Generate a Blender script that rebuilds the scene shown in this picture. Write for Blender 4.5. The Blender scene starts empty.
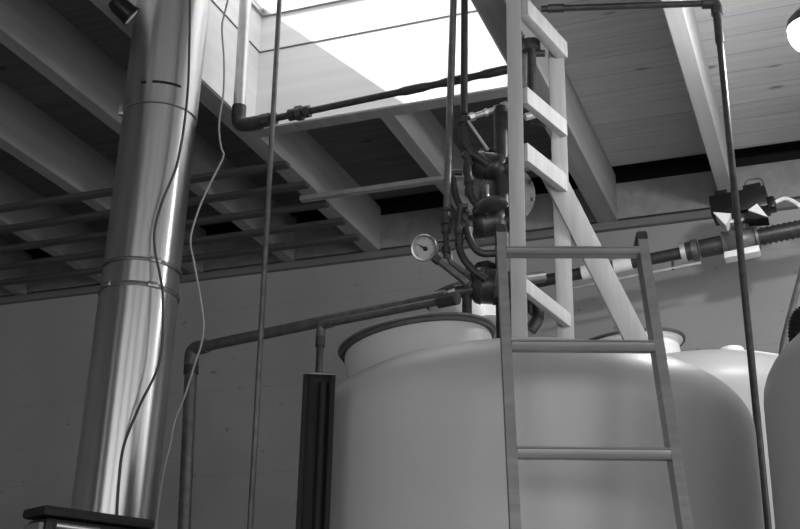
import bpy, bmesh, math, random
from mathutils import Vector, Matrix
random.seed(4)
S = bpy.context.scene
COL = S.collection

# ------------------------------------------------------------------ camera geometry
F_PX = 1170.0
CAM = Vector((0.0, 0.0, 1.5))
PITCH, ROLL, YAW = math.radians(20.995), math.radians(1.148), math.radians(21.231)
HZ = 4.5                                     # underside of the ceiling beams
fwd = Vector((-math.sin(YAW)*math.cos(PITCH), math.cos(YAW)*math.cos(PITCH), math.sin(PITCH)))
rt0 = Vector((math.cos(YAW), math.sin(YAW), 0))
up0 = rt0.cross(fwd)
RT = rt0*math.cos(ROLL) + up0*math.sin(ROLL)
UP = up0*math.cos(ROLL) - rt0*math.sin(ROLL)

def ray(px, py):
    return RT*((px-400)/F_PX) - UP*((py-264.5)/F_PX) + fwd
def D(px, py, d):                            # the point seen there at horizontal range d
    v = ray(px, py); return CAM + v*(d/math.hypot(v.x, v.y))
def Y(px, py, y):
    v = ray(px, py); return CAM + v*(y/v.y)
def Z(px, py, z):
    v = ray(px, py); return CAM + v*((z-CAM.z)/v.z)

cd = bpy.data.cameras.new('camera'); cam = bpy.data.objects.new('camera', cd); COL.objects.link(cam)
cam.matrix_world = Matrix(((RT.x, UP.x, -fwd.x, CAM.x), (RT.y, UP.y, -fwd.y, CAM.y), (RT.z, UP.z, -fwd.z, CAM.z), (0, 0, 0, 1)))
cd.sensor_fit = 'HORIZONTAL'; cd.sensor_width = 36; cd.lens = 36*F_PX/800; cd.clip_start = 0.05
S.camera = cam

# ------------------------------------------------------------------ materials
def mat(name, lo, hi, rough=0.6, metal=0.0, scale=(3, 3, 3), noise=4.0, bump=0.0, spec=0.5, detail=4, coat=0.0):
    m = bpy.data.materials.new(name); m.use_nodes = True
    nt = m.node_tree; b = nt.nodes['Principled BSDF']
    tc = nt.nodes.new('ShaderNodeTexCoord'); mp = nt.nodes.new('ShaderNodeMapping'); mp.inputs['Scale'].default_value = scale
    nz = nt.nodes.new('ShaderNodeTexNoise'); nz.inputs['Scale'].default_value = noise; nz.inputs['Detail'].default_value = detail
    cr = nt.nodes.new('ShaderNodeValToRGB')
    cr.color_ramp.elements[0].position = 0.3; cr.color_ramp.elements[1].position = 0.7
    cr.color_ramp.elements[0].color = (lo, lo, lo, 1); cr.color_ramp.elements[1].color = (hi, hi, hi, 1)
    nt.links.new(tc.outputs['Object'], mp.inputs[0]); nt.links.new(mp.outputs[0], nz.inputs['Vector'])
    nt.links.new(nz.outputs['Fac'], cr.inputs[0]); nt.links.new(cr.outputs[0], b.inputs['Base Color'])
    b.inputs['Roughness'].default_value = rough; b.inputs['Metallic'].default_value = metal
    b.inputs['Specular IOR Level'].default_value = spec
    if coat: b.inputs['Coat Weight'].default_value = coat
    if bump:
        bp = nt.nodes.new('ShaderNodeBump'); bp.inputs['Strength'].default_value = bump; bp.inputs['Distance'].default_value = 0.01
        nt.links.new(nz.outputs['Fac'], bp.inputs['Height']); nt.links.new(bp.outputs[0], b.inputs['Normal'])
    return m

def deck_mat(lo=.40, hi=.56):
    """Tongue-and-groove pine boards running along x, with grain and knots."""
    m = bpy.data.materials.new('pine_deck_boards'); m.use_nodes = True
    nt = m.node_tree; b = nt.nodes['Principled BSDF']; N = nt.nodes.new; L = nt.links.new
    tc = N('ShaderNodeTexCoord'); sp = N('ShaderNodeSeparateXYZ'); L(tc.outputs['Object'], sp.inputs[0])
    d = N('ShaderNodeMath'); d.operation = 'DIVIDE'; d.inputs[1].default_value = 0.19; L(sp.outputs['Y'], d.inputs[0])
    fl = N('ShaderNodeMath'); fl.operation = 'FLOOR'; L(d.outputs[0], fl.inputs[0])
    fr = N('ShaderNodeMath'); fr.operation = 'FRACT'; L(d.outputs[0], fr.inputs[0])
    wn = N('ShaderNodeTexWhiteNoise'); wn.noise_dimensions = '1D'; L(fl.outputs[0], wn.inputs['W'])
    mp = N('ShaderNodeMapping'); mp.inputs['Scale'].default_value = (0.9, 14, 1); L(tc.outputs['Object'], mp.inputs[0])
    nz = N('ShaderNodeTexNoise'); nz.inputs['Scale'].default_value = 2.2; nz.inputs['Detail'].default_value = 6; L(mp.outputs[0], nz.inputs['Vector'])
    ad = N('ShaderNodeMath'); ad.operation = 'MULTIPLY_ADD'; ad.inputs[1].default_value = 0.35; L(wn.outputs['Value'], ad.inputs[0]); L(nz.outputs['Fac'], ad.inputs[2])
    cr = N('ShaderNodeValToRGB'); cr.color_ramp.elements[0].position = 0.35; cr.color_ramp.elements[1].position = 1.0
    cr.color_ramp.elements[0].color = (lo, lo, lo, 1); cr.color_ramp.elements[1].color = (hi, hi, hi, 1); L(ad.outputs[0], cr.inputs[0])
    # knots
    mk = N('ShaderNodeMapping'); mk.inputs['Scale'].default_value = (1.3, 3.2, 1); L(tc.outputs['Object'], mk.inputs[0])
    vo = N('ShaderNodeTexVoronoi'); vo.inputs['Scale'].default_value = 1.7; L(mk.outputs[0], vo.inputs['Vector'])
    kr = N('ShaderNodeValToRGB'); kr.color_ramp.elements[0].position = 0.05; kr.color_ramp.elements[1].position = 0.13
    kr.color_ramp.elements[0].color = (.4, .4, .4, 1); kr.color_ramp.elements[1].color = (1, 1, 1, 1); L(vo.outputs['Distance'], kr.inputs[0])
    # joints
    jr = N('ShaderNodeValToRGB'); jr.color_ramp.elements[0].position = 0.0; jr.color_ramp.elements[1].position = 0.05
    jr.color_ramp.elements[0].color = (.5, .5, .5, 1); jr.color_ramp.elements[1].color = (1, 1, 1, 1); L(fr.outputs[0], jr.inputs[0])
    m1 = N('ShaderNodeMixRGB'); m1.blend_type = 'MULTIPLY'; m1.inputs[0].default_value = 1; L(cr.outputs[0], m1.inputs[1]); L(kr.outputs[0], m1.inputs[2])
    m2 = N('ShaderNodeMixRGB'); m2.blend_type = 'MULTIPLY'; m2.inputs[0].default_value = 1; L(m1.outputs[0], m2.inputs[1]); L(jr.outputs[0], m2.inputs[2])
    L(m2.outputs[0], b.inputs['Base Color']); b.inputs['Roughness'].default_value = 0.7
    return m

def wall_mat():
    """Painted plywood-faced wall: faint horizontal board lines, scuffs and small marks."""
    m = bpy.data.materials.new('painted_wall'); m.use_nodes = True
    nt = m.node_tree; b = nt.nodes['Principled BSDF']; N = nt.nodes.new; L = nt.links.new
    tc = N('ShaderNodeTexCoord'); sp = N('ShaderNodeSeparateXYZ'); L(tc.outputs['Object'], sp.inputs[0])
    nz = N('ShaderNodeTexNoise'); nz.inputs['Scale'].default_value = 1.3; nz.inputs['Detail'].default_value = 7; L(tc.outputs['Object'], nz.inputs['Vector'])
    cr = N('ShaderNodeValToRGB'); cr.color_ramp.elements[0].position = .3; cr.color_ramp.elements[1].position = .75
    cr.color_ramp.elements[0].color = (.28, .28, .28, 1); cr.color_ramp.elements[1].color = (.36, .36, .36, 1); L(nz.outputs['Fac'], cr.inputs[0])
    mp = N('ShaderNodeMapping'); mp.inputs['Scale'].default_value = (5, 1, 9); L(tc.outputs['Object'], mp.inputs[0])
    v = N('ShaderNodeTexNoise'); v.inputs['Scale'].default_value = 2.6; v.inputs['Detail'].default_value = 3; L(mp.outputs[0], v.inputs['Vector'])
    vr = N('ShaderNodeValToRGB'); vr.color_ramp.elements[0].position = .25; vr.color_ramp.elements[1].position = .31
    vr.color_ramp.elements[0].color = (.6, .6, .6, 1); vr.color_ramp.elements[1].color = (1, 1, 1, 1); L(v.outputs['Fac'], vr.inputs[0])
    d = N('ShaderNodeMath'); d.operation = 'DIVIDE'; d.inputs[1].default_value = 0.6; L(sp.outputs['Z'], d.inputs[0])
    fr = N('ShaderNodeMath'); fr.operation = 'FRACT'; L(d.outputs[0], fr.inputs[0])
    jr = N('ShaderNodeValToRGB'); jr.color_ramp.elements[0].position = 0; jr.color_ramp.elements[1].position = .012
    jr.color_ramp.elements[0].color = (.82, .82, .82, 1); jr.color_ramp.elements[1].color = (1, 1, 1, 1); L(fr.outputs[0], jr.inputs[0])
    m1 = N('ShaderNodeMixRGB'); m1.blend_type = 'MULTIPLY'; m1.inputs[0].default_value = 1; L(cr.outputs[0], m1.inputs[1]); L(vr.outputs[0], m1.inputs[2])
    m2 = N('ShaderNodeMixRGB'); m2.blend_type = 'MULTIPLY'; m2.inputs[0].default_value = 1; L(m1.outputs[0], m2.inputs[1]); L(jr.outputs[0], m2.inputs[2])
    L(m2.outputs[0], b.inputs['Base Color']); b.inputs['Roughness'].default_value = .75
    return m

M = dict(
    wall=wall_mat(), deck=deck_mat(), deck_shaded=deck_mat(.09, .15),  # second deck colour is darkened to carry the shade of the left bays
    beam=mat('painted_timber_beam', .22, .29, .7, scale=(8, .6, 8), noise=2, bump=.05),
    strip=mat('grey_batten', .05, .08, .75, scale=(.6, 6, 6)),
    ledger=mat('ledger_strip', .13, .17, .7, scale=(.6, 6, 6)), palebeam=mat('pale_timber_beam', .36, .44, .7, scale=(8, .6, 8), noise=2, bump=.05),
    well=mat('white_painted_boards', .60, .70, .7, scale=(.5, 1, 9), noise=1.5),
    floor=mat('concrete_floor', .42, .54, .8, noise=2, bump=.1),
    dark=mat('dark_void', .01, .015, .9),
    duct=mat('galvanised_sheet', .48, .62, .30, 1.0, scale=(7, 7, .35), noise=3),
    steel=mat('dull_steel', .35, .45, .35, 1.0),
    iron=mat('black_iron_pipe', .03, .06, .4, .3, noise=9, bump=.1),
    ironl=mat('weathered_steel_pipe', .10, .16, .42, .5, noise=7, bump=.06),
    bright=mat('bright_zinc_pipe', .55, .7, .35, .6),
    white=mat('white_plastic', .78, .84, .4),
    tank=mat('white_polyethylene', .42, .48, .42, scale=(.5, .5, 2), noise=1.2, coat=.0),
    gasket=mat('dark_rubber', .05, .07, .6),
    pine=mat('bare_pine_lumber', .37, .47, .65, scale=(9, 9, .8), noise=3, bump=.04),
    alu=mat('dull_aluminium', .26, .34, .42, .6, scale=(1, 1, 12)),
    black=mat('black_enamel', .006, .01, .3, spec=.3),
    blackm=mat('black_painted_steel', .008, .014, .6, noise=10, bump=.1, spec=.2),
    grey=mat('grey_panel', .10, .13, .5),
    cable=mat('dark_cable', .03, .05, .5),
    cablel=mat('grey_cable', .22, .28, .5),
    dial=mat('dial_face', .36, .42, .5),
    brass=mat('valve_bronze', .05, .10, .36, .6, noise=12, bump=.1),
)
_nt = M['duct'].node_tree; _tg = _nt.nodes.new('ShaderNodeTangent'); _tg.direction_type = 'RADIAL'; _tg.axis = 'Z'
_nt.nodes['Principled BSDF'].inputs['Anisotropic'].default_value = .8; _nt.nodes['Principled BSDF'].inputs['Anisotropic Rotation'].default_value = .25
_nt.links.new(_tg.outputs[0], _nt.nodes['Principled BSDF'].inputs['Tangent'])
em = bpy.data.materials.new('lamp_glass'); em.use_nodes = True
_b = em.node_tree.nodes['Principled BSDF']; _b.inputs['Base Color'].default_value = (.85, .85, .85, 1)
_b.inputs['Emission Color'].default_value = (1, 1, 1, 1); _b.inputs['Emission Strength'].default_value = 240.0
M['lamp'] = em
gl = bpy.data.materials.new('skylight_glass'); gl.use_nodes = True
_nt = gl.node_tree; _nt.nodes.clear()
_o = _nt.nodes.new('ShaderNodeOutputMaterial'); _t = _nt.nodes.new('ShaderNodeBsdfTransparent'); _g = _nt.nodes.new('ShaderNodeBsdfGlossy')
_x = _nt.nodes.new('ShaderNodeMixShader'); _x.inputs[0].default_value = .04; _t.inputs[0].default_value = (.95, .95, .95, 1); _g.inputs['Roughness'].default_value = .05
_nt.links.new(_t.outputs[0], _x.inputs[1]); _nt.links.new(_g.outputs[0], _x.inputs[2]); _nt.links.new(_x.outputs[0], _o.inputs[0])
M['glass'] = gl

# ------------------------------------------------------------------ mesh helpers
def V(*a): return Vector(a)
def add_box(bm, c, size, ax=None, bevel=0.0):
    """box of full size at centre c, axes ax (three unit vectors)"""
    ax = ax or (V(1, 0, 0), V(0, 1, 0), V(0, 0, 1))
    hs = [s/2 for s in size]; vs = []
    for i in (-1, 1):
        for j in (-1, 1):
            for k in (-1, 1):
                vs.append(bm.verts.new(Vector(c) + ax[0]*hs[0]*i + ax[1]*hs[1]*j + ax[2]*hs[2]*k))
    fs = [bm.faces.new([vs[q] for q in f]) for f in ((0, 1, 3, 2), (4, 6, 7, 5), (0, 4, 5, 1), (2, 3, 7, 6), (0, 2, 6, 4), (1, 5, 7, 3))]
    if bevel:
        es = list({e for f in fs for e in f.edges})
        bmesh.ops.bevel(bm, geom=es, offset=bevel, segments=2, affect='EDGES', profile=.6)
    return bm
def add_aabb(bm, lo, hi, bevel=0.0):
    lo, hi = Vector(lo), Vector(hi); return add_box(bm, (lo+hi)/2, hi-lo, None, bevel)
def frame_of(t, hint=None):
    t = t.normalized(); h = Vector(hint) if hint is not None else (V(0, 0, 1) if abs(t.z) < .9 else V(1, 0, 0))
    a = h.cross(t).normalized(); return a, t.cross(a).normalized()
def round_path(pts, fil, n=7):
    pts = [Vector(p) for p in pts]
    if not fil: return pts
    out = [pts[0]]
    for a, b, c in zip(pts, pts[1:], pts[2:]):
        u, w = (a-b), (c-b); r = min(fil, u.length*.48, w.length*.48)
        p0, p1 = b+u.normalized()*r, b+w.normalized()*r
        for k in range(n+1):
            t = k/n; out.append(p0*(1-t)**2 + b*2*t*(1-t) + p1*t*t)
    out.append(pts[-1]); return out
def smooth_path(pts, n=8):
    pts = [Vector(p) for p in pts]; P = [pts[0]*2-pts[1]] + pts + [pts[-1]*2-pts[-2]]; out = []
    for i in range(1, len(P)-2):
        for k in range(n):
            t = k/n; p0, p1, p2, p3 = P[i-1:i+3]
            out.append(.5*((2*p1)+(p2-p0)*t+(2*p0-5*p1+4*p2-p3)*t*t+(3*p1-p0-3*p2+p3)*t**3))
    out.append(pts[-1]); return out
def add_tube(bm, pts, r, fil=0.0, seg=14, cap=True):
    P = round_path(pts, fil); n = len(P); rr = r if isinstance(r, (list, tuple)) else [r]*n
    rings = []; a = None
    for i, p in enumerate(P):
        t = (P[min(i+1, n-1)]-P[max(i-1, 0)]).normalized()
        if a is None: a, b = frame_of(t)
        else:
            a = (a - t*a.dot(t)).normalized(); b = t.cross(a)
        rings.append([bm.verts.new(p + (a*math.cos(q*2*math.pi/seg) + b*math.sin(q*2*math.pi/seg))*rr[i]) for q in range(seg)])
    for r0, r1 in zip(rings, rings[1:]):
        for q in range(seg): bm.faces.new((r0[q], r0[(q+1) % seg], r1[(q+1) % seg], r1[q]))
    if cap:
        bm.faces.new(rings[0][::-1]); bm.faces.new(rings[-1])
    return bm
def add_lathe(bm, prof, c=(0, 0, 0), axis=(0, 0, 1), seg=48):
    """prof: (radius, height) pairs; a radius of 0 closes the end"""
    c = Vector(c); t = Vector(axis).normalized(); a, b = frame_of(t); rings = []
    for r, h in prof:
        if r < 1e-6: rings.append([bm.verts.new(c+t*h)])
        else: rings.append([bm.verts.new(c+t*h+(a*math.cos(q*2*math.pi/seg)+b*math.sin(q*2*math.pi/seg))*r) for q in range(seg)])
    for r0, r1 in zip(rings, rings[1:]):
        for q in range(seg):
            q1 = (q+1) % seg
            if len(r0) == 1 and len(r1) == 1: continue
            if len(r0) == 1: bm.faces.new((r0[0], r1[q1], r1[q]))
            elif len(r1) == 1: bm.faces.new((r0[q], r0[q1], r1[0]))
            else: bm.faces.new((r0[q], r0[q1], r1[q1], r1[q]))
    return bm
def add_prism(bm, poly, ext):
    """closed planar polygon extruded along ext"""
    ext = Vector(ext); lo = [bm.verts.new(Vector(p)) for p in poly]; hi = [bm.verts.new(Vector(p)+ext) for p in poly]; n = len(poly)
    bm.faces.new(lo[::-1]); bm.faces.new(hi)
    for q in range(n): bm.faces.new((lo[q], lo[(q+1) % n], hi[(q+1) % n], hi[q]))
    return bm
def obj(name, bm, m, parent=None, smooth=40):
    bmesh.ops.recalc_face_normals(bm, faces=bm.faces)
    me = bpy.data.meshes.new(name); bm.to_mesh(me); bm.free()
    me.materials.append(M[m] if isinstance(m, str) else m)
    if smooth:
        for p in me.polygons: p.use_smooth = True
        me.set_sharp_from_angle(angle=math.radians(smooth))
    o = bpy.data.objects.new(name, me); COL.objects.link(o)
    if parent is not None: o.parent = parent
    return o
def nb(): return bmesh.new()
def struct(name, bm, m, smooth=0):
    o = obj(name, bm, m, None, smooth); o['kind'] = 'structure'; return o
def tag(o, label, cat, group=None):
    o['label'] = label; o['category'] = cat
    if group: o['group'] = group
    return o
def thing(name, label, cat, loc=(0, 0, 0), group=None):
    """An Empty at the thing's base; its parts are built in world space and parented without moving."""
    o = bpy.data.objects.new(name, None); COL.objects.link(o); o.location = loc; o.empty_display_size = .1
    return tag(o, label, cat, group)
def part(name, bm, m, parent, smooth=40, label=None):
    o = obj(name, bm, m, None, smooth)
    w = V(0, 0, 0); q = parent
    while q is not None: w += q.location; q = q.parent
    o.data.transform(Matrix.Translation(-w)); o.parent = parent
    if label: o['label'] = label
    return o
def tube_part(name, pts, r, m, parent, fil=0., seg=14, label=None):
    return part(name, add_tube(nb(), pts, r, fil, seg), m, parent, 40, label)

# ------------------------------------------------------------------ the room
XL, XR, YF, YB = -7.6, 5.2, -5.2, 7.03
struct('floor', add_aabb(nb(), (XL-.2, YF-.2, -.2), (XR+.2, YB+.6, 0)), 'floor')
struct('wall_back', add_aabb(nb(), (XL-.2, YB, 0), (XR+.2, YB+.15, 4.5)), 'wall')
struct('wall_left', add_aabb(nb(), (XL-.2, YF-.2, 0), (XL, YB, 5.0)), 'wall')
def wall_with_openings(name, axis, at, lo, hi, opens, top):
    bm = nb(); e = []
    cuts = [lo] + [v for o in opens for v in o[:2]] + [hi]
    for i in range(0, len(cuts), 2): e.append((cuts[i], cuts[i+1], 0, top))
    for o in opens:
        e.append((o[0], o[1], o[3], top))
        if o[2] > 0: e.append((o[0], o[1], 0, o[2]))
    for a, b, z0, z1 in e:
        if axis == 'y': add_aabb(bm, (a, at-.2, z0), (b, at, z1))
        else: add_aabb(bm, (at, a, z0), (at+.2, b, z1))
    return struct(name, bm, 'wall')
FRONT = [(-5.3, -4.9, .9, 4.3), (-2.3, .6, .9, 4.4), (1.2, 4.8, 0, 4.3)]  # unseen openings, added and sized for daylight and the streaks on the duct
RIGHT = [(-4.6, -.4, .2, 4.3), (.4, 6.2, .2, 4.3)]  # unseen openings too, added to let side light in
wall_with_openings('wall_front', 'y', YF, XL, XR, FRONT, 5.0)
wall_with_openings('wall_right', 'x', XR, YF, YB, RIGHT, 5.0)

# roof deck with the skylight opening
WX0, WX1, WY0, WY1, WZ = -2.87, -1.34, 2.65, 5.10, 5.22
GY0 = 4.10; DZ = 4.83; YD = 6.86
bm = nb()
add_aabb(bm, (WX1+.1, YF-.2, DZ), (XR+.2, YD, DZ+.12)); struct('ceiling', bm, 'deck')
bm = nb()                                   # boards over the left bays, shade put into their darker colour
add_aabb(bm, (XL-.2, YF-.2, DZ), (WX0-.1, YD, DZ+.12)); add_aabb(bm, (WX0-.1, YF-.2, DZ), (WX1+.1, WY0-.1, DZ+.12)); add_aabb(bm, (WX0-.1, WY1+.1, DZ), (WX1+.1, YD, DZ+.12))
struct('ceiling_shaded', bm, 'deck_shaded')
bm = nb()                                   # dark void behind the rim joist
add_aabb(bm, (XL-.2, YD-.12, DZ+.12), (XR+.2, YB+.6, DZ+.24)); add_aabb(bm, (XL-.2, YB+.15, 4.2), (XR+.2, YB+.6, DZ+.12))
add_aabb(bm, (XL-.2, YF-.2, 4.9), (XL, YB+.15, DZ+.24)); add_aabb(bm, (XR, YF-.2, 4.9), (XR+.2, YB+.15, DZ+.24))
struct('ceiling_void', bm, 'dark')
struct('ceiling_flashing', add_aabb(nb(), (WX0-.1, WY0-.1, WZ), (WX1+.1, GY0, WZ+.04)), 'steel')  # roof panel round the duct, added out of view to keep sun off posts
# beams, each its own timber
BEAMS = [(-6.71, -6.63), (-5.92, -5.84), (-5.13, -5.05), (-4.36, -4.27), (-3.61, -3.525), (-2.985, -2.87), (-1.34, -1.21), (-.55, -.465), (.24, .325), (1.0, 1.085), (1.76, 1.845), (2.52, 2.605), (3.28, 3.365), (4.04, 4.125), (4.8, 4.885)]
n = 0
for x0, x1 in BEAMS:
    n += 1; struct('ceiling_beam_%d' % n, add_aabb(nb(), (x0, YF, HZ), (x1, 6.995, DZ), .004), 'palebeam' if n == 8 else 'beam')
n += 1; struct('ceiling_beam_%d' % n, add_aabb(nb(), (-2.15, WY1+.09, HZ), (-2.065, 6.995, DZ), .004), 'beam')
n += 1; struct('ceiling_beam_%d' % n, add_aabb(nb(), (-2.15, YF, HZ), (-2.065, WY0-.09, DZ), .004), 'beam')
n += 1; struct('ceiling_beam_%d' % n, add_aabb(nb(), (WX0, WY1+.002, HZ), (WX1, WY1+.088, DZ)), 'beam')      # header
n += 1; struct('ceiling_beam_%d' % n, add_aabb(nb(), (WX0, WY0-.088, HZ), (WX1, WY0-.002, DZ)), 'beam')
# rim joist at the wall and its ledger strip
struct('trim_1', add_aabb(nb(), (XL, 7.0, HZ+.02), (XR, YB+.04, 4.77)), 'beam')
struct('trim_2', add_aabb(nb(), (XL, 6.985, HZ-.05), (XR, YB, HZ+.0), .004), 'ledger')
# battens nailed across the undersides of the beams
for k, (y, x1) in enumerate(((5.52, -2.86), (5.81, -2.87), (6.11, -2.87), (6.40, -2.88), (6.68, -2.9))):
    struct('trim_%d' % (3+k), add_aabb(nb(), (XL, y-.03, HZ-.03), (x1, y+.03, HZ-.001), .003), 'strip')
struct('trim_8', add_aabb(nb(), (-3.0, 5.97, HZ-.031), (-1.36, 6.02, HZ-.002), .003), 'beam')
# skylight well lining and curb
bm = nb()
add_aabb(bm, (WX0-.06, WY0, HZ+.005), (WX0+.012, WY1, WZ)); add_aabb(bm, (WX1-.012, WY0, HZ+.005), (WX1+.06, WY1, WZ))
add_aabb(bm, (WX0-.06, WY1-.012, HZ+.004), (WX1+.06, WY1+.06, WZ)); add_aabb(bm, (WX0-.06, WY0-.06, HZ+.005), (WX1+.06, WY0+.012, WZ))
struct('ceiling_opening_surround', bm, 'well')
bm = nb()                                   # seam battens high on the well
add_aabb(bm, (WX0+.012, WY1-.017, 4.985), (WX1-.012, WY1-.012, 4.992)); add_aabb(bm, (WX0+.012, WY0, 4.985), (WX0+.017, WY1-.012, 4.992))
struct('trim_9', bm, 'strip')
bm = nb()                                   # skylight frame and the flashing deck the duct goes through
add_aabb(bm, (WX0-.08, GY0, WZ), (WX0+.03, WY1+.08, WZ+.05)); add_aabb(bm, (WX1-.03, GY0, WZ), (WX1+.08, WY1+.08, WZ+.05))
add_aabb(bm, (WX0+.03, WY1-.03, WZ), (WX1-.03, WY1+.08, WZ+.05)); add_aabb(bm, (WX0+.03, GY0, WZ), (WX1-.03, GY0+.05, WZ+.05))
struct('window_1_frame', bm, 'steel')
struct('window_1', add_aabb(nb(), (WX0+.03, GY0+.05, WZ+.02), (WX1-.03, WY1-.03, WZ+.03)), 'glass')

# ------------------------------------------------------------------ galvanised flue duct
dc = D(141.5, 261, 4.72); dx, dy = dc.x, dc.y; DR = .162
duct = thing('flue_duct', 'large shiny galvanised round duct rising to the skylight', 'duct', (dx, dy, 0))
z1, z2 = D(141, 284, 4.56).z, D(140, 102, 4.58).z
def duct_section(za, zb, r): return part('duct_section', add_lathe(nb(), [(r-.004, za), (r, za+.004), (r, zb-.004), (r-.006, zb)], (dx, dy, 0), seg=72), 'duct', duct)
duct_section(0.0, z1, DR); duct_section(z1-.002, z2, DR-.003); duct_section(z2, WZ-.002, DR+.0015)
zb = D(141, 260, 4.56).z
def band(za, h, r=DR+.004):
    return part('clamp_band', add_lathe(nb(), [(r-.006, za), (r, za), (r+.002, za+h*.5), (r, za+h), (r-.006, za+h)], (dx, dy, 0), seg=72), 'ironl', duct)
b1 = band(zb, .014); b2 = band(z1-.008, .02)
face = (CAM - V(dx, dy, CAM.z)); face.z = 0; face.normalize(); side = V(-face.y, face.x, 0)
for q, b_, z_ in ((.3, b1, zb), (.3, b2, z1-.004), (-.9, b2, z1-.004)):
    ax = (face*math.cos(q)+side*math.sin(q)).normalized(); tg = V(-ax.y, ax.x, 0)
    part('buckle', add_box(nb(), V(dx, dy, z_+.008)+ax*(DR+.008), (.045, .012, .02), (tg, ax, V(0, 0, 1)), .003), 'steel', b_)
for a0, a1 in ((-.47, .30), (.47, .62)):       # dark slots punched above the joint
    bm = nb(); zz = z2+.09; n_ = 8
    vs = []
    for k in range(n_+1):
        q = a0+(a1-a0)*k/n_; ax = face*math.cos(q)-side*math.sin(q)
        vs.append([bm.verts.new(V(dx, dy, zz+h)+ax*(DR+rr)) for rr, h in ((.0005, 0), (.003, 0), (.003, .012), (.0005, .012))])
    for r0, r1 in zip(vs, vs[1:]):
        for q in range(4): bm.faces.new((r0[q], r0[(q+1) % 4], r1[(q+1) % 4], r1[q]))
    bm.faces.new(vs[0]); bm.faces.new(vs[-1][::-1])
    part('slot', bm, 'blackm', duct)
ax = -side.normalized(); lug = D(122, 101, 4.7)
part('lug', add_box(nb(), V(dx, dy, z2+.02) - side*(DR+.006)*(1 if side.x > 0 else -1), (.02, .02, .05), (face, side, V(0, 0, 1)), .003), 'steel', duct)
duct.rotation_euler = Matrix.Rotation(.0115, 3, V(-math.sin(YAW), math.cos(YAW), 0)).to_euler(); duct.location = V(dx, dy, 0)-rt0*.031    # stands a touch out of plumb
# ------------------------------------------------------------------ hanging cables
p = [D(x, y, 4.5) for x, y in ((190, -12), (189.5, 40), (187, 100), (178, 160), (163, 200), (155, 228), (155, 250), (160, 275), (163, 300), (160, 360), (140, 405), (124, 445), (119, 480), (117, 514))] + [D(116, 545, 4.5)]
tag(obj('hanging_cable', add_tube(nb(), smooth_path(p), .0055, seg=8), 'cable'), 'thin dark cable dangling across the front of the shiny duct', 'cable')
p = [D(x, y, 4.45) for x, y in ((231, -12), (225, 12), (222, 28), (224, 60), (223.5, 92), (220, 115), (219, 130), (221, 147), (223.5, 156), (216, 172), (206, 192), (197, 214), (190.5, 240), (194, 262), (199, 290), (203.5, 322), (201, 345), (196, 360), (185, 395), (175, 420), (170, 445), (164, 470), (158, 510), (155, 545))]
tag(obj('hanging_cable', add_tube(nb(), smooth_path(p), .0042, seg=8), 'cablel'), 'thin grey kinked cable dangling right of the shiny duct', 'cable')
# slender conduit
a, b = D(279.5, 0, 4.95), D(250, 529, 4.95); u = (a-b)/(a.z-b.z)
tag(obj('conduit', add_tube(nb(), [b-u*b.z, b+u*(WZ+.0-b.z)], .0125, seg=12), 'ironl'), 'slender straight conduit standing from the floor into the skylight, left of tank', 'conduit')

# ------------------------------------------------------------------ pipe in the skylight well
y_ = 4.5
w0, w1, w2, w3 = Y(246, -8, y_), Y(238, 124, y_), Y(262, 122, y_), Y(519, 67, y_)
w1 = V(w1.x, y_, w2.z); 
pw = thing('skylight_pipe', 'dark iron pipe with elbow and union crossing under the skylight', 'pipe', w1)
tube_part('riser', [w0, w1+V(0, 0, .10)], .031, 'bright', pw, label='pale riser')
tube_part('elbow', [w1+V(-.0, 0, .11), w1, w1+V(.13, 0, 0)], .036, 'iron', pw, .09)
dn = (w3-w1).normalized(); w2 = w1+dn*.12
tube_part('pipe_run', [w2, w3], .017, 'iron', pw)
for t, r, l in ((.13, .034, .05), (.19, .03, .02), (.28, .03, .03), (.32, .038, .03), (.36, .03, .03)):
    tube_part('union' if r > .033 else 'coupling', [w1+dn*t, w1+dn*(t+l)], r, 'iron', pw, seg=8 if r > .033 else 14)
for k in range(3):
    t = .85+.2*k; part('tape_wrap', add_tube(nb(), [w1+dn*t, w1+dn*(t+.03), w1+dn*(t+.12), w1+dn*(t+.15)], [.0175, .022, .0215, .0175]), 'iron', pw)

# ------------------------------------------------------------------ fibreglass tanks
def tank_profile(R, zc, h):
    pr = [(0, .0), (R, .0), (R, .02), (R+.003, zc*.45), (R+.003, zc*.5), (R, zc*.55), (R, zc-.01)]
    for k in range(0, 17):
        q = k/16*math.pi/2; pr.append((max(R*math.cos(q)**.86, 0) if k < 16 else 0, zc+h*math.sin(q)**.9))
    return pr
def make_tank(label, c, R, zc, h):
    t = thing('storage_tank', label, 'tank', (c.x, c.y, 0))
    part('shell', add_lathe(nb(), tank_profile(R, zc, h), (c.x, c.y, 0), seg=96), 'tank', t, 60)
    return t
TD, TR = 3.70, .695
c = D(528.5, 444, TD); TZ = c.z; TC = V(c.x, c.y, 0); TH = .262
tank = make_tank('big white domed tank with open round manway, standing behind the ladder', TC, TR, TZ, TH)
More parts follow.
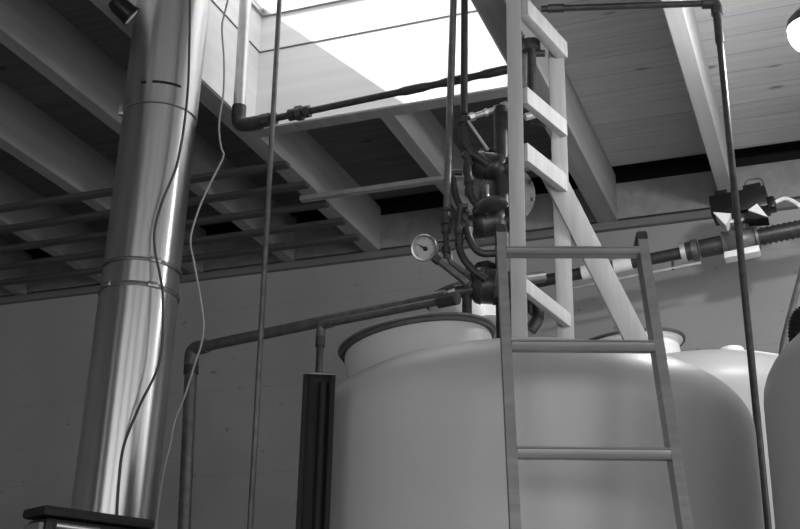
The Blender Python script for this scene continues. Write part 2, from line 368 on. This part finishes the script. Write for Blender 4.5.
# manway collar on the left of the dome
mc = D(417, 342, 3.62); away = V(CAM.x-TC.x, CAM.y-TC.y, 0).normalized(); sid = V(-away.y, away.x, 0)
if sid.x > 0: sid = -sid                   # towards photo left
axm = (V(0, 0, 1)+sid*.17).normalized(); MR = .252
mw = part('manway_neck', add_lathe(nb(), [(MR-.012, -.24), (MR-.012, -.03), (MR-.016, -.012), (MR-.045, -.012), (MR-.045, -.24)], mc, axm, 72), 'tank', tank)
part('flange', add_lathe(nb(), [(MR-.02, -.006), (MR+.002, -.006), (MR+.006, -.003), (MR+.006, .002), (MR+.002, .005), (MR-.05, .005), (MR-.05, -.006)], mc, axm, 72), 'ironl', mw, label='grey rim')
part('gasket_rim', add_lathe(nb(), [(MR-.016, -.017), (MR-.002, -.017), (MR-.002, -.0065), (MR-.016, -.0065)], mc, axm, 72), 'gasket', mw, label='dark rubber seal')

# neighbouring tank at the right edge
RT_D = 3.06; tg = D(765, 420, RT_D); az = math.atan2(tg.x, tg.y); dcen = math.hypot(RT_D, TR); azc = az+math.asin(TR/dcen)
RC = V(dcen*math.sin(azc), dcen*math.cos(azc), 0)
rtank = make_tank('white tank with rounded shoulder at the right edge, next to the black hose', RC, TR, D(761, 407, RT_D).z-.0, TH)
part('fill_cap', add_lathe(nb(), [(.0, .02), (.16, .02), (.16, .0), (.15, -.15), (0, -.15)], RC+V(.1, .1, D(761, 407, RT_D).z+TH+.05), (0, 0, 1), 40), 'white', rtank)
# sunlit tank at the back
BD, BR = 6.1, .75
c = D(708, 424, BD); BC = V(c.x, c.y, 0)
btank = make_tank('brightly lit white tank in the back, half hidden by the nearest tank', BC, BR, c.z, .31)
lc = D(627, 345, 5.95); lax = (V(0, 0, 1)+V(-.9, -.3, 0).normalized()*.12).normalized()
lid = part('manway_lid', add_lathe(nb(), [(0, .03), (.1, .027), (.24, .004), (.285, -.008), (.285, -.02), (.262, -.022), (.262, -.3), (0, -.3)], lc, lax, 72), 'white', btank)
part('gasket_rim', add_lathe(nb(), [(.284, -.009), (.297, -.004), (.30, -.012), (.297, -.02), (.284, -.019)], lc, lax, 72), 'gasket', lid, label='dark rubber rim')
vc = D(732, 352, 6.0)
part('vent_cap', add_lathe(nb(), [(0, .0), (.056, .0), (.06, -.006), (.06, -.12), (0, -.12)], vc+V(0, 0, .02), (0, 0, 1), 28), 'white', btank)
# slim vessel behind the valves
c = D(459, 294, 5.35)
ves = thing('filter_vessel', 'slim white round vessel with dark rimmed lid behind the valves', 'vessel', (c.x, c.y, 0))
part('shell', add_lathe(nb(), [(0, 0), (.12, 0), (.12, c.z-.13), (0, c.z-.13)], (c.x, c.y, 0), seg=48), 'white', ves)
lax = (V(0, 0, 1)+V(-.9, -.35, 0).normalized()*.3).normalized()
l_ = part('lid', add_lathe(nb(), [(0, .02), (.1, .015), (.16, -.01), (.155, -.18), (0, -.18)], c, lax, 48), 'white', ves)
part('rim_band', add_lathe(nb(), [(.158, -.004), (.175, .004), (.178, -.008), (.172, -.018), (.158, -.016)], c, lax, 48), 'gasket', l_, label='dark rim')

# ------------------------------------------------------------------ aluminium ladder leaning on the near tank
def ladder_pt(px, py):                      # the ladder's leaning plane
    lo, hi = D(590, 453, 2.80), D(572, 252, 2.925)
    r_ = (D(688, 500, 2.84)-D(512, 500, 2.79)); r_.z = 0
    nrm = r_.cross(hi-lo).normalized(); v = ray(px, py); return CAM + v*((lo-CAM).dot(nrm)/v.dot(nrm))
lad = thing('ladder', 'aluminium ladder with flat steps leaning against the big white tank', 'ladder', ladder_pt(600, 900))
La, Lb, Ra, Rb = ladder_pt(500.5, 228), ladder_pt(515.5, 529), ladder_pt(641, 235), ladder_pt(687, 529)
def down(a, b): return a+(b-a)*(a.z/(a.z-b.z))
Lf, Rf = down(La, Lb), down(Ra, Rb)
LN = (Ra-La).cross(Lf-La).normalized()
if LN.dot(CAM-La) < 0: LN = -LN             # faces the camera
for a, f, s in ((La, Lf, 1), (Ra, Rf, -1)):
    t = (f-a).normalized(); w = LN.cross(t).normalized()
    if w.dot(Ra-La) < 0: w = -w
    w = w*s                                  # towards the ladder's middle
    # channel section: web outside, two flanges turned inwards
    sec = [(.0125, .016), (-.0125, .016), (-.0125, .011), (.0085, .011), (.0085, -.043), (-.0125, -.043), (-.0125, -.048), (.0125, -.048)]
    rl = part('side_rail', add_prism(nb(), [a+w*u_+LN*v_ for u_, v_ in sec], f-a-t*.02), 'alu', lad, 30)
    part('rail_cap', add_box(nb(), a-LN*.016+t*.012, (.03, .066, .03), (w, LN, t), .006), 'iron', rl)
    part('rubber_foot', add_box(nb(), V(f.x, f.y, .03)-LN*.012, (.04, .085, .058), (V(w.x, w.y, 0).normalized(), V(LN.x, LN.y, 0).normalized(), V(0, 0, 1)), .006), 'gasket', rl)
def on_rail(a, f, z): return a+(f-a)*((a.z-z)/(a.z-f.z))
zs = [ladder_pt(572, 252).z, ladder_pt(583, 347).z, ladder_pt(593, 454).z]; stp = (zs[0]-zs[2])/2
k = 0
while zs[0]-stp*k > .12:
    z_ = zs[0]-stp*k if k > 2 else zs[k]; k += 1
    p0, p1 = on_rail(La, Lf, z_), on_rail(Ra, Rf, z_); u = (p1-p0).normalized(); up_ = V(0, 0, 1); dp = V(LN.x, LN.y, 0).normalized()
    p0 = p0+u*.0128; p1 = p1-u*.0128
    hgt = .022 if k == 1 else .03
    sec = [(.008, hgt*.5), (.02, hgt*.5-.002), (.021, hgt*.5-.006), (.018, hgt*.5-.008), (.018, -hgt*.5+.006), (.021, -hgt*.5), (.008, -hgt*.5-.002), (-.03, -hgt*.1), (-.042, -hgt*.1), (-.044, hgt*.5)]
    part('step', add_prism(nb(), [p0+dp*u_+up_*v_ for u_, v_ in sec], p1-p0), 'alu', lad, 30)

# ------------------------------------------------------------------ timber frame that carries the pipes
d1, d2 = 4.47, 4.88
pl, pr = D(517, 200, d1), D(561, 200, d2); pl.z = pr.z = 0
fr = thing('pipe_support_frame', 'pale pine timber frame of two posts with slanting brace behind the tank', 'timber frame', pl)
across = (pr-pl).normalized(); nrm = V(-across.y, across.x, 0)
if nrm.dot(CAM-pl) < 0: nrm = -nrm
fl = V(CAM.x-pl.x, CAM.y-pl.y, 0).normalized()
lt = V(-fl.y, fl.x, 0)
part('post', add_box(nb(), pl+V(0, 0, 2.247), (.064, .038, 4.494), (lt, fl, V(0, 0, 1)), .003), 'pine', fr)
zt = D(560, 40, d2).z
part('post', add_box(nb(), pr+V(0, 0, zt/2), (.072, .05, zt), (lt, fl, V(0, 0, 1)), .003), 'pine', fr)
def board(name, a, b, w, th, face_dir, parent=fr):
    t = (b-a).normalized(); n_ = (face_dir-t*face_dir.dot(t)).normalized(); s = t.cross(n_)
    return part(name, add_box(nb(), (a+b)/2, ((b-a).length, w, th), (t, s, n_), .003), 'pine', parent)
off = fl*.0
def bar(y0, y1, w, th=.035):
    a, b = D(524, y0, d1+.03), D(564, y1, d2-.05)
    b.z = (a.z+b.z)/2; a.z = b.z
    return board('crossbar', a, b, w, th, nrm)
a, b = D(523, 10, d1+.01), D(561, 47, d2-.03); b.z = a.z = 4.443; b = b+across*.02
board('crossbar', a, b, .085, .05, nrm)
bar(97, 128, .08); bar(146, 190, .085)
a, b = D(521, 284, d1+.04), D(568, 321, d2-.03); board('crossbar', a, b, .062, .03, nrm)
a, b = D(549, 168, d2-.055), D(636, 340, 4.95); e = a+(b-a)*1.15
board('brace', a, e, .098, .035, fl)
part('post', add_box(nb(), V(e.x, e.y, (e.z-.01)/2), (.07, .04, e.z-.01), (lt, fl, V(0, 0, 1)), .003), 'pine', fr)

# ------------------------------------------------------------------ valve manifold
CDm = 4.68
def C(x, y, d=CDm): return D(x, y, d)
mf = thing('valve_manifold', 'cluster of dark bronze valves and bent pipes on a riser behind the timber posts', 'valves', C(500, 300))
riser_x = C(503, 250)
tube_part('riser', [V(riser_x.x, riser_x.y, 0.0), V(riser_x.x, riser_x.y, C(503, 108).z)], .034, 'iron', mf)
ax_l = (C(480, 200)-C(503, 200)).normalized()           # towards photo left
ax_l.z = 0; ax_l.normalize()
def valve(x, y, r, L_, tilt=0.0):
    """cast body on a horizontal axis with hexagonal ends, a bonnet towards the room and a packing nut"""
    c = C(x, y); ax = (ax_l + V(0, 0, tilt)).normalized(); cf = (CAM-c); cf.z = 0; cf.normalize()
    v = part('valve_body', add_lathe(nb(), [(0, -L_*.5), (r*.72, -L_*.5), (r*.74, -L_*.36), (r*.7, -L_*.33), (r*.92, -L_*.26), (r*1.0, -L_*.14), (r*.97, -L_*.12), (r*.97, L_*.1), (r*1.04, L_*.12), (r*.96, L_*.24), (r*.7, L_*.32), (r*.76, L_*.36), (r*.76, L_*.5), (0, L_*.5)], c, ax, 24), 'brass', mf)
    for k in (-.43, .43):
        part('hex_end', add_lathe(nb(), [(0, -L_*.06), (r*.82, -L_*.06), (r*.88, -L_*.04), (r*.88, L_*.04), (r*.82, L_*.06), (0, L_*.06)], c+ax*L_*k, ax, 6), 'brass', v, 20)
    bx = (V(0, 0, 1)-cf*.5+ax_l*.2).normalized()
    part('bonnet', add_lathe(nb(), [(r*.55, 0), (r*.55, r*.95), (r*.78, r*.95), (r*.78, r*1.2), (r*.4, r*1.3), (r*.3, r*1.6), (0, r*1.6)], c, bx, 8), 'brass', v, 20)
    return c, v
vA, oA = valve(489, 166, .063, .22, .12)
vB, oB = valve(489, 223, .068, .22, -.12)
vC, oC = valve(488, 286, .080, .21, .1)
vD, oD = valve(520, 306, .045, .10)
# round flanged body behind the posts
fc = C(505, 195, 4.80)
fb = part('flanged_body', add_lathe(nb(), [(0, -.07), (.09, -.07), (.11, -.05), (.115, .0), (.11, .02), (.128, .022), (.131, .036), (.128, .044), (.06, .055), (0, .055)], fc, (CAM-fc).normalized()+V(.5, 0, -.1), 44), 'ironl', mf)
for k in range(10):
    n_ = ((CAM-fc).normalized()+V(.5, 0, -.1)).normalized(); a_, b_ = frame_of(n_); q = k*2*math.pi/10
    part('bolt', add_lathe(nb(), [(0, .054), (.009, .054), (.009, .04), (0, .04)], fc+(a_*math.cos(q)+b_*math.sin(q))*.118, n_, 6), 'ironl', fb)
# domed bonnet with bright stem
h = C(489, 205, 4.60)
dl = part('valve_dome', add_lathe(nb(), [(0, .03), (.03, .028), (.06, .014), (.078, -.004), (.08, -.02), (.06, -.03), (0, -.03)], h, (V(0, 0, 1)+ax_l*.3).normalized(), 36), 'brass', mf)
tube_part('stem', [C(487.5, 201, 4.60), C(487.5, 185, 4.60)], .007, 'bright', dl, label='bright stem')
# bent pipes
def bend(pts, r, m='iron', fil=.05, d=CDm-.06): return tube_part('bent_pipe', [C(x, y, d) for x, y in pts], r, m, mf, fil)
s1 = bend([(464, 124), (463, 143), (474, 155), (489, 165)], .021)
bend([(464.5, 158), (468, 152), (469, 196), (488, 216)], .017)
bend([(449, 188), (452, 172), (462, 173)], .013, d=CDm-.02)
bend([(453, 178), (455, 196), (464, 214), (476, 226)], .015, d=CDm-.02)
bend([(458, 230), (460, 206), (468, 206)], .012, d=CDm-.1)
bend([(459, 214), (459, 252), (470, 268), (486, 280)], .016, d=CDm-.09)
bend([(467, 228), (470, 241), (479, 254), (500, 253)], .0165, d=CDm-.1)
bend([(446, 214), (446, 258)], .012, d=4.62)
tube_part('bent_pipe', [C(450, 252, 4.64), C(450, 262, 4.64), C(474, 279, 4.64)], .013, 'ironl', mf, .04)
for x, y, r in ((464, 121, .03), (469, 181, .023), (469, 192, .021), (459, 232, .022), (459, 242, .02), (468, 231, .022), (446, 216, .022), (446, 222, .026), (446, 230, .022), (446, 250, .02)):
    dd = CDm-.06 if y < 200 else (4.62 if x == 446 else CDm-.09)
    tube_part('coupling', [C(x, y-3, dd), C(x, y+3, dd)], r, 'iron', mf, seg=8)
# pipe run on top, sun on it put into a bright colour, thin bright rod
tp = [C(470, 117), C(487, 114), C(496, 111), C(506, 107)]
tb = tube_part('sunlit_top_pipe', [C(466, 118.5), C(508, 106)], .013, 'bright', mf, label='bright pipe in sunlit colour')
for a_, b_, r in ((0.08, .2, .021), (.45, .52, .02), (.68, .78, .021), (.84, 1.0, .026)):
    p0, p1 = C(466, 118.5), C(508, 106); tube_part('collar', [p0+(p1-p0)*a_, p0+(p1-p0)*b_], r, 'bright', tb, seg=8)
tube_part('brace_rod', [C(468, 121, 4.60), C(488, 150, 4.60)], .0065, 'bright', mf, label='thin bright rod')
# things seen between the two posts
tube_part('spool', [C(531, 118, 4.9), C(547, 121, 4.9)], .03, 'ironl', mf)
tube_part('spool', [C(525, 117, 4.82), C(540, 113, 4.84)], .018, 'bright', mf)
tube_part('elbow', [C(526, 292, 4.80), C(534, 298, 4.80), C(539, 318, 4.80), C(530, 330, 4.80)], .028, 'iron', mf, .05)
tube_part('spool', [C(505, 282, 4.74), C(543, 277, 4.84)], .026, 'ironl', mf)
# tee on the left of the lowest valve
tl = C(467, 292, 4.66)
tube_part('tee', [tl+ax_l*.05, C(486, 288, 4.66)], .03, 'iron', mf)
tube_part('drop_leg', [tl, tl-V(0, 0, .35)], .021, 'iron', mf)
# short capped riser beside the timber post
p0, p1 = D(531, 96, 4.78), D(531, 45, 4.78)
st = thing('capped_riser', 'short thick dark pipe stub with ragged cap between the timber posts', 'pipe', p0)
tube_part('stub', [p0-V(0, 0, .05), p1], .024, 'iron', st)
tube_part('cap', [p1-V(0, 0, .03), p1+V(0, 0, .0), p1+V(0, 0, .016)], .044, 'ironl', st, seg=10)
tube_part('side_nipple', [p1-V(0, 0, .045), p1-V(0, 0, .045)+V(.06, .02, 0)], .017, 'iron', st, seg=10)

# pressure gauge
gc = D(424.5, 248, 4.56); gn = ((CAM-gc).normalized()+V(-.22, .0, .06)).normalized(); GR = .0545
ga = thing('pressure_gauge', 'round white faced pressure gauge with black needle left of the valves', 'gauge', gc)
part('case', add_lathe(nb(), [(0, -.035), (GR*.9, -.035), (GR*.95, -.03), (GR*.95, .0), (GR*.86, .004), (0, .004)], gc, gn, 48), 'ironl', ga)
part('bezel', add_lathe(nb(), [(GR*.95, -.012), (GR*1.06, -.01), (GR*1.08, .004), (GR*1.0, .014), (GR*.86, .012), (GR*.84, .005), (GR*.95, -.0)], gc, gn, 48), 'steel', ga)
dial = part('dial', add_lathe(nb(), [(0, .0065), (GR*.85, .0065), (GR*.85, .003), (0, .003)], gc, gn, 48), 'dial', ga)
ga_u = (RT - gn*RT.dot(gn)).normalized(); ga_v = gn.cross(ga_u)
if ga_v.dot(UP) < 0: ga_v = -ga_v
for k in range(21):
    q = math.radians(225-270*k/20); d_ = ga_u*math.cos(q)+ga_v*math.sin(q); big = k % 5 == 0
    part('tick', add_box(nb(), gc+gn*.007+d_*GR*(.72 if big else .75), (GR*(.2 if big else .12), .0022 if big else .0012, .001), (d_, gn.cross(d_), gn)), 'black', dial, 0)
nd = (ga_u*-.86+ga_v*.5).normalized(); nt_ = gn.cross(nd)
part('needle', add_prism(nb(), [gc+gn*.0085-nd*GR*.32+nt_*.004, gc+gn*.0085-nd*GR*.32-nt_*.004, gc+gn*.0085-nt_*.0045, gc+gn*.0085+nd*GR*.66, gc+gn*.0085+nt_*.0045], gn*.0015), 'black', ga, 0)
part('hub', add_lathe(nb(), [(0, .013), (.009, .012), (.01, .008), (0, .008)], gc-nd*.006, gn, 16), 'black', ga)
tube_part('stem', [D(433, 256, 4.58), D(468, 284, 4.58)], .0155, 'ironl', ga)
tube_part('fitting', [D(434, 257, 4.58), D(440, 262, 4.58)], .021, 'iron', ga, seg=8)

# two supply pipes from the roof
for xa, xb, yb, m_, lab in ((457, 447, 213, 'ironl', 'long straight drop pipe from the skylight, left one of two, ending near the gauge'), (464.5, 464, 119, 'iron', 'shorter drop pipe from the skylight, right one of two, feeding the top valve')):
    b = D(xb, yb-4, 4.62); a = D(453.5 if xb == 447 else 464.5, 0, 4.62)
    u = (a-b)/(a.z-b.z)
    tag(obj('drop_pipe', add_tube(nb(), [b+V(0, 0, .004), b+u*(WZ-.005-b.z)], .0165, seg=16), m_), lab, 'pipe')

# ------------------------------------------------------------------ pipes on the left, level with the lowest valve
zA = D(440, 302, 4.62).z
A0, A1 = Z(192, 349, zA+.06), D(446, 295.5, 4.9)
pa = thing('return_pipe', 'long grey pipe running along the wall to a corner elbow and down', 'pipe', A0)
hA = math.hypot(A0.x, A0.y); fA = D(184, 529, hA); fA = A0+(fA-A0)*(A0.z/(A0.z-fA.z))
uA = (A1-A0).normalized(); vA_ = (fA-A0).normalized()
tube_part('pipe_run', [A0+uA*.05, A1], .027, 'ironl', pa)
tube_part('pipe_drop', [A0+vA_*.05, fA], .031, 'ironl', pa)
tube_part('elbow', [A0+uA*.09, A0, A0+vA_*.09], .036, 'ironl', pa, .06)
tube_part('coupling', [A0+vA_*.085, A0+vA_*.13], .037, 'iron', pa)
B0 = Z(321, 325, zA-.01); B1 = D(447, 300, 4.52)
hB = math.hypot(B0.x, B0.y); fB = V(B0.x, B0.y, 0)
pb = thing('branch_pipe', 'thinner dark pipe dropping behind the black steel post', 'pipe', B0)
uB = (B1-B0).normalized(); vB_ = V(0, 0, -1)
tube_part('pipe_run', [B0+uB*.04, B1], .0165, 'ironl', pb)
tube_part('pipe_drop', [B0+vB_*.04, fB], .016, 'iron', pb)
tube_part('elbow', [B0+uB*.06, B0, B0+vB_*.06], .021, 'ironl', pb, .05)
tube_part('coupling', [B0+vB_*.055, B0+vB_*.1], .022, 'iron', pb)
tube_part('union', [B1-uB*.04, B1+uB*.05], .03, 'iron', pb, seg=8)

# ------------------------------------------------------------------ pipe along the wall on the right with a motor valve
yw = 6.55
q0, q1 = Y(533, 283, yw), Y(818, 225, yw); u = (q1-q0).normalized()
def on(px, py=0):
    t = Y(px, 283-(px-533)*.2035, yw); return q0+u*((t-q0).dot(u))
wp = thing('wall_pipe', 'thick dark pipe with white couplings along the wall, right of the timber frame', 'pipe', q0)
tube_part('pipe_run', [q0, on(690)], .036, 'iron', wp)
tube_part('ribbed_sleeve', [on(700), on(722)], .055, 'iron', wp)
tube_part('white_coupling', [on(582), on(598)], .044, 'white', wp, label='white plastic coupling')
tube_part('white_coupling', [on(614), on(632)], .042, 'white', wp, label='white plastic coupling')
for xa, xb, r, m_ in ((681, 686, .062, 'bright'), (686, 692, .056, 'iron'), (692, 698, .064, 'ironl')):
    tube_part('union', [on(xa), on(xb)], r, m_, wp, seg=10)
tube_part('pipe_run', [on(758), q1], .048, 'iron', wp)
for k in range(9):
    x_ = 762+k*5.6; tube_part('ridge', [on(x_), on(x_+2.4)], .054, 'iron', wp)
tube_part('lit_edge_tube', [on(560)-V(0, 0, .085), on(700)-V(0, 0, .085)], .009, 'bright', wp, seg=10, label='thin bright tube standing for the lit pipe edge')  # added bright tube imitates light along the pipe's lower edge
for x_ in (606, 672): part('strap', add_box(nb(), on(x_)-V(0, 0, .06), (.014, .012, .07)), 'iron', wp)
# ball valve and actuator
vc = on(741)
va = thing('motor_valve', 'motorised valve with black actuator box above its pale body on the wall pipe', 'valve', vc-V(0, 0, .1))
part('valve_body', add_lathe(nb(), [(0, -.1), (.072, -.1), (.075, -.085), (.062, -.08), (.078, -.045), (.085, 0), (.078, .045), (.062, .08), (.075, .085), (.072, .1), (0, .1)], vc, u, 32), 'ironl', va)
part('mount_base', add_box(nb(), vc-V(0, .0, .085), (.2, .1, .04), (u, V(-u.y, u.x, 0), V(0, 0, 1)), .008), 'white', va, label='white base')
tube_part('neck', [vc+V(0, 0, .06), vc+V(0, 0, .17)], .04, 'bright', va)
ac = Y(740, 206, yw-.05)
acx = V(1, -.05, .06).normalized(); acy = V(.05, 1, 0).normalized(); acz = acx.cross(acy)
acb = part('actuator_housing', add_box(nb(), ac, (.32, .17, .13), (acx, acy, acz), .012), 'black', va)
for s in (-1, 1):
    part('terminal_block', add_box(nb(), ac+acx*(.09*s)+acz*.078, (.09 if s > 0 else .07, .1, .05), (acx, acy, acz), .006), 'blackm', acb)
for k in range(4):
    part('fin', add_box(nb(), ac+acx*(-.03+.035*k)+acz*.08, (.01, .1, .045), (acx, acy, acz), .002), 'black', acb)
tube_part('lift_handle', [ac+acx*.045+acz*.09, ac+acx*.05+acz*.155, ac+acx*.145+acz*.15, ac+acx*.15+acz*.08], .006, 'ironl', acb, .03)
def P3(px, py, y): return Y(px, py, y)
yf = ac.y-.10
# indicator wedges: pale triangular faces under the housing
for tri, m_ in (([(713, 212), (731, 213.5), (726, 225.5)], 'white'), ([(757, 203.5), (768, 217), (748, 210)], 'white')):
    poly = [P3(x, y, yf) for x, y in tri]; part('indicator_wedge', add_prism(nb(), poly, (0, .12, 0)), m_, va, 0, 'white triangular face')
for tri in ([(713, 211), (741, 206), (731, 214)], [(745, 212), (768, 217.5), (744, 219)]):
    poly = [P3(x, y, yf+.004) for x, y in tri]; part('indicator_cup', add_prism(nb(), poly, (0, .12, 0)), 'black', va, 0)
part('indicator_plate', add_box(nb(), ac-acz*.105, (.16, .1, .02), (acx, acy, acz), .004), 'bright', va)
tube_part('coupler', [ac-acz*.06, ac-acz*.16], .035, 'iron', va)
part('gland', add_box(nb(), ac+acx*.177-acz*.03, (.04, .1, .07), (acx, acy, acz), .01), 'black', va)
p = [Y(x, y, yw-.06) for x, y in ((775.5, 202), (779, 200.5), (786, 198.5), (796, 203), (806, 212), (815, 224))]
tag(obj('actuator_cable', add_tube(nb(), smooth_path(p), .012, seg=10), 'white'), 'pale cable arching out of the black actuator box', 'cable')

# ------------------------------------------------------------------ drop pipe right
zP = 4.40
h0, h1 = Z(541, 9, zP), Z(716, 3, zP)
dp_ = thing('corner_drop_pipe', 'dark pipe under the board ceiling with elbow and long drop between the tanks', 'pipe', h1)
fz = D(768, 529, math.hypot(h1.x, h1.y)); fl_ = h1+(fz-h1)*(h1.z/(h1.z-fz.z))
ud, vd = (h0-h1).normalized(), (fl_-h1).normalized()
tube_part('pipe_run', [h0, h1+ud*.03], .0145, 'iron', dp_)
tube_part('pipe_drop', [h1+vd*.03, fl_], .0145, 'iron', dp_)
tube_part('elbow', [h1+ud*.06, h1, h1+vd*.06], .025, 'iron', dp_, .05)
tube_part('coupling', [h1+vd*.055, h1+vd*.2], .019, 'iron', dp_)
tube_part('coupling', [h0+(-ud)*.03, h0+(-ud)*.1], .02, 'iron', dp_, seg=8)

# ------------------------------------------------------------------ black steel column, cabinet, lamps, hose
bp = D(316, 452, 3.2); ztop = D(318, 378, 3.2).z
fd = V(CAM.x-bp.x, CAM.y-bp.y, 0).normalized(); sd = V(-fd.y, fd.x, 0)
cl = thing('steel_post', 'black steel I-section post standing against the big white tank', 'post', (bp.x, bp.y, 0))
hw, hd, tw = .045, .04, .007
for s in (-1, 1): part('flange', add_box(nb(), V(bp.x, bp.y, ztop/2)+sd*(s*(hw-tw)), (tw*2, hd*2, ztop), (sd, fd, V(0, 0, 1)), .002), 'blackm', cl)
part('web', add_box(nb(), V(bp.x, bp.y, ztop/2-.002), ((hw-2*tw)*2, .01, ztop-.004), (sd, fd, V(0, 0, 1))), 'blackm', cl)
tube_part('conduit', [V(bp.x, bp.y, 0)+sd*.012+fd*.022, V(bp.x, bp.y, ztop-.02)+sd*.012+fd*.022], .013, 'blackm', cl)
part('cap_plate', add_box(nb(), V(bp.x, bp.y, ztop+.003), (.088, .078, .006), (sd, fd, V(0, 0, 1)), .001), 'ironl', cl)

kc = D(45, 504, 2.6); ldir = V(math.sin(math.radians(25.8)), math.cos(math.radians(25.8)), 0); sdir = V(-ldir.y, ldir.x, 0)
def hit(px, a, dr):                          # where the ray's vertical plane meets a line along dr
    v = ray(px, 510); n_ = V(v.y, -v.x, 0); return (CAM-a).dot(n_)/dr.dot(n_)
Lk = abs(hit(157, kc, ldir)); Wk = abs(hit(22, kc, sdir)); kz = kc.z
ctr = V(kc.x, kc.y, 0)+ldir*Lk/2+sdir*Wk/2
cab = thing('control_cabinet', 'black cabinet with rounded top in front of the shiny duct', 'cabinet', ctr)
part('body', add_box(nb(), ctr+V(0, 0, kz/2-.012), (Lk-.02, Wk-.012, kz-.024), (ldir, sdir, V(0, 0, 1)), .012), 'black', cab)
part('top_cover', add_box(nb(), ctr+V(0, 0, kz-.011), (Lk, Wk, .022), (ldir, sdir, V(0, 0, 1)), .009), 'blackm', cab)
sp_ = part('side_panel', add_box(nb(), ctr-ldir*(Lk/2-.006)+V(0, 0, kz-.51), (.012, Wk-.03, .95), (ldir, sdir, V(0, 0, 1)), .003), 'grey', cab, label='grey side panel')
part('latch', add_box(nb(), ctr-ldir*(Lk/2+.004)+V(0, 0, kz-.075), (.012, .022, .014), (ldir, sdir, V(0, 0, 1)), .003), 'black', sp_)
part('trim_bar', add_tube(nb(), [ctr-sdir*(Wk/2-.002)-ldir*(Lk/2-.03)+V(0, 0, kz-.041), ctr-sdir*(Wk/2-.002)+ldir*(Lk/2-.14)+V(0, 0, kz-.041)], .008), 'steel', cab, label='shiny metal bar')
part('name_plate', add_box(nb(), ctr-sdir*(Wk/2-.002)-ldir*(Lk/2-.15)+V(0, 0, kz-.085), (.1, .008, .05), (ldir, sdir, V(0, 0, 1)), .003), 'grey', cab)

lp = D(812.5, 32, 4.70)
la = thing('pendant_lamp', 'round white glass pendant lamp under the board ceiling', 'lamp', lp)
part('globe', add_lathe(nb(), [(0, -.09)]+[(.1*math.cos(q), .09*math.sin(q)) for q in [math.radians(a) for a in range(-75, 26, 10)]]+[(0, .042)], lp, (0, 0, 1), 40), 'lamp', la, label='lit white globe')
part('cap', add_lathe(nb(), [(.096, .024), (.104, .024), (.104, .04), (.1, .06), (.07, .095), (.03, .11), (0, .11), (0, .1), (.06, .085), (.09, .055), (.096, .036)], lp, (0, 0, 1), 28), 'iron', la)
tube_part('stem', [lp+V(0, 0, .1), V(lp.x, lp.y, DZ-.002)], .007, 'iron', la, seg=10)

fx = D(123, 9, 4.45); fax = (V(.5, .55, -.5)).normalized()
fo = thing('flood_lamp', 'small black spotlight hanging beside the shiny duct under the beams', 'lamp', fx)
part('housing', add_lathe(nb(), [(0, -.055), (.03, -.055), (.042, -.03), (.044, .03), (.05, .05), (.046, .052), (.04, .045), (0, .04)], fx, fax, 28), 'black', fo)
part('lens', add_lathe(nb(), [(0, .049), (.039, .049), (.039, .044), (0, .044)], fx, fax, 28), 'dial', fo)
tube_part('bracket', [fx+V(-.01, 0, .03), fx+V(-.02, 0, .1), V(fx.x-.02, fx.y, fx.z+.16)], .01, 'black', fo)

# hose loop and slanting tube beside the right tank
p = [D(x, y, 3.45) for x, y in ((799, 360), (796, 345), (795, 328), (799, 315), (808, 311), (817, 322), (817, 340), (811, 360))]
hp = [q for q in smooth_path(p, 14)]
ho = obj('black_hose', add_tube(nb(), hp, [.0175+.003*(i_ % 3 == 0) for i_ in range(len(hp))], seg=14), 'blackm'); tag(ho, 'black corrugated hose loop on top of the right edge tank', 'hose')
a, b = D(779.5, 356, 4.9), D(806, 255, 4.9); uu = (b-a)/(b.z-a.z)
tag(obj('slanting_tube', add_tube(nb(), [V(a.x, a.y, 0), a, a+uu*(4.45-a.z)], .013, .1, seg=12), 'ironl'), 'slim grey tube slanting up to the ceiling beyond the right edge tank', 'tube')

# ------------------------------------------------------------------ light
w = bpy.data.worlds.new('sky'); S.world = w; w.use_nodes = True
w.node_tree.nodes['Background'].inputs['Color'].default_value = (1, 1, 1, 1)
w.node_tree.nodes['Background'].inputs['Strength'].default_value = 2.6
sl = bpy.data.lights.new('sun', 'SUN'); sl.energy = 11.0; sl.angle = math.radians(.6); so = bpy.data.objects.new('sun', sl); COL.objects.link(so)
so.rotation_euler = V(1.0, .58, -.88).to_track_quat('-Z', 'Y').to_euler()
def portal(loc, rot, sx, sy):
    l = bpy.data.lights.new('sky_portal', 'AREA'); l.shape = 'RECTANGLE'; l.size = sx; l.size_y = sy; l.cycles.is_portal = True
    o = bpy.data.objects.new('sky_portal', l); COL.objects.link(o); o.location = loc; o.rotation_euler = rot
for a, b, z0, z1 in FRONT: portal(((a+b)/2, YF-.1, (z0+z1)/2), (-math.pi/2, 0, math.pi), b-a, z1-z0)
for a, b, z0, z1 in RIGHT: portal((XR+.1, (a+b)/2, (z0+z1)/2), (math.pi/2, 0, math.pi/2), b-a, z1-z0)
portal(((WX0+WX1)/2, (GY0+WY1)/2, WZ+.1), (0, 0, 0), WX1-WX0, WY1-GY0)

S.view_settings.view_transform = 'Standard'; S.view_settings.look = 'None'; S.view_settings.gamma = 1.0
S.view_settings.use_curve_mapping = False; S.view_settings.exposure = 0.0
S.cycles.use_denoising = True; S.cycles.max_bounces = 8; S.cycles.diffuse_bounces = 5
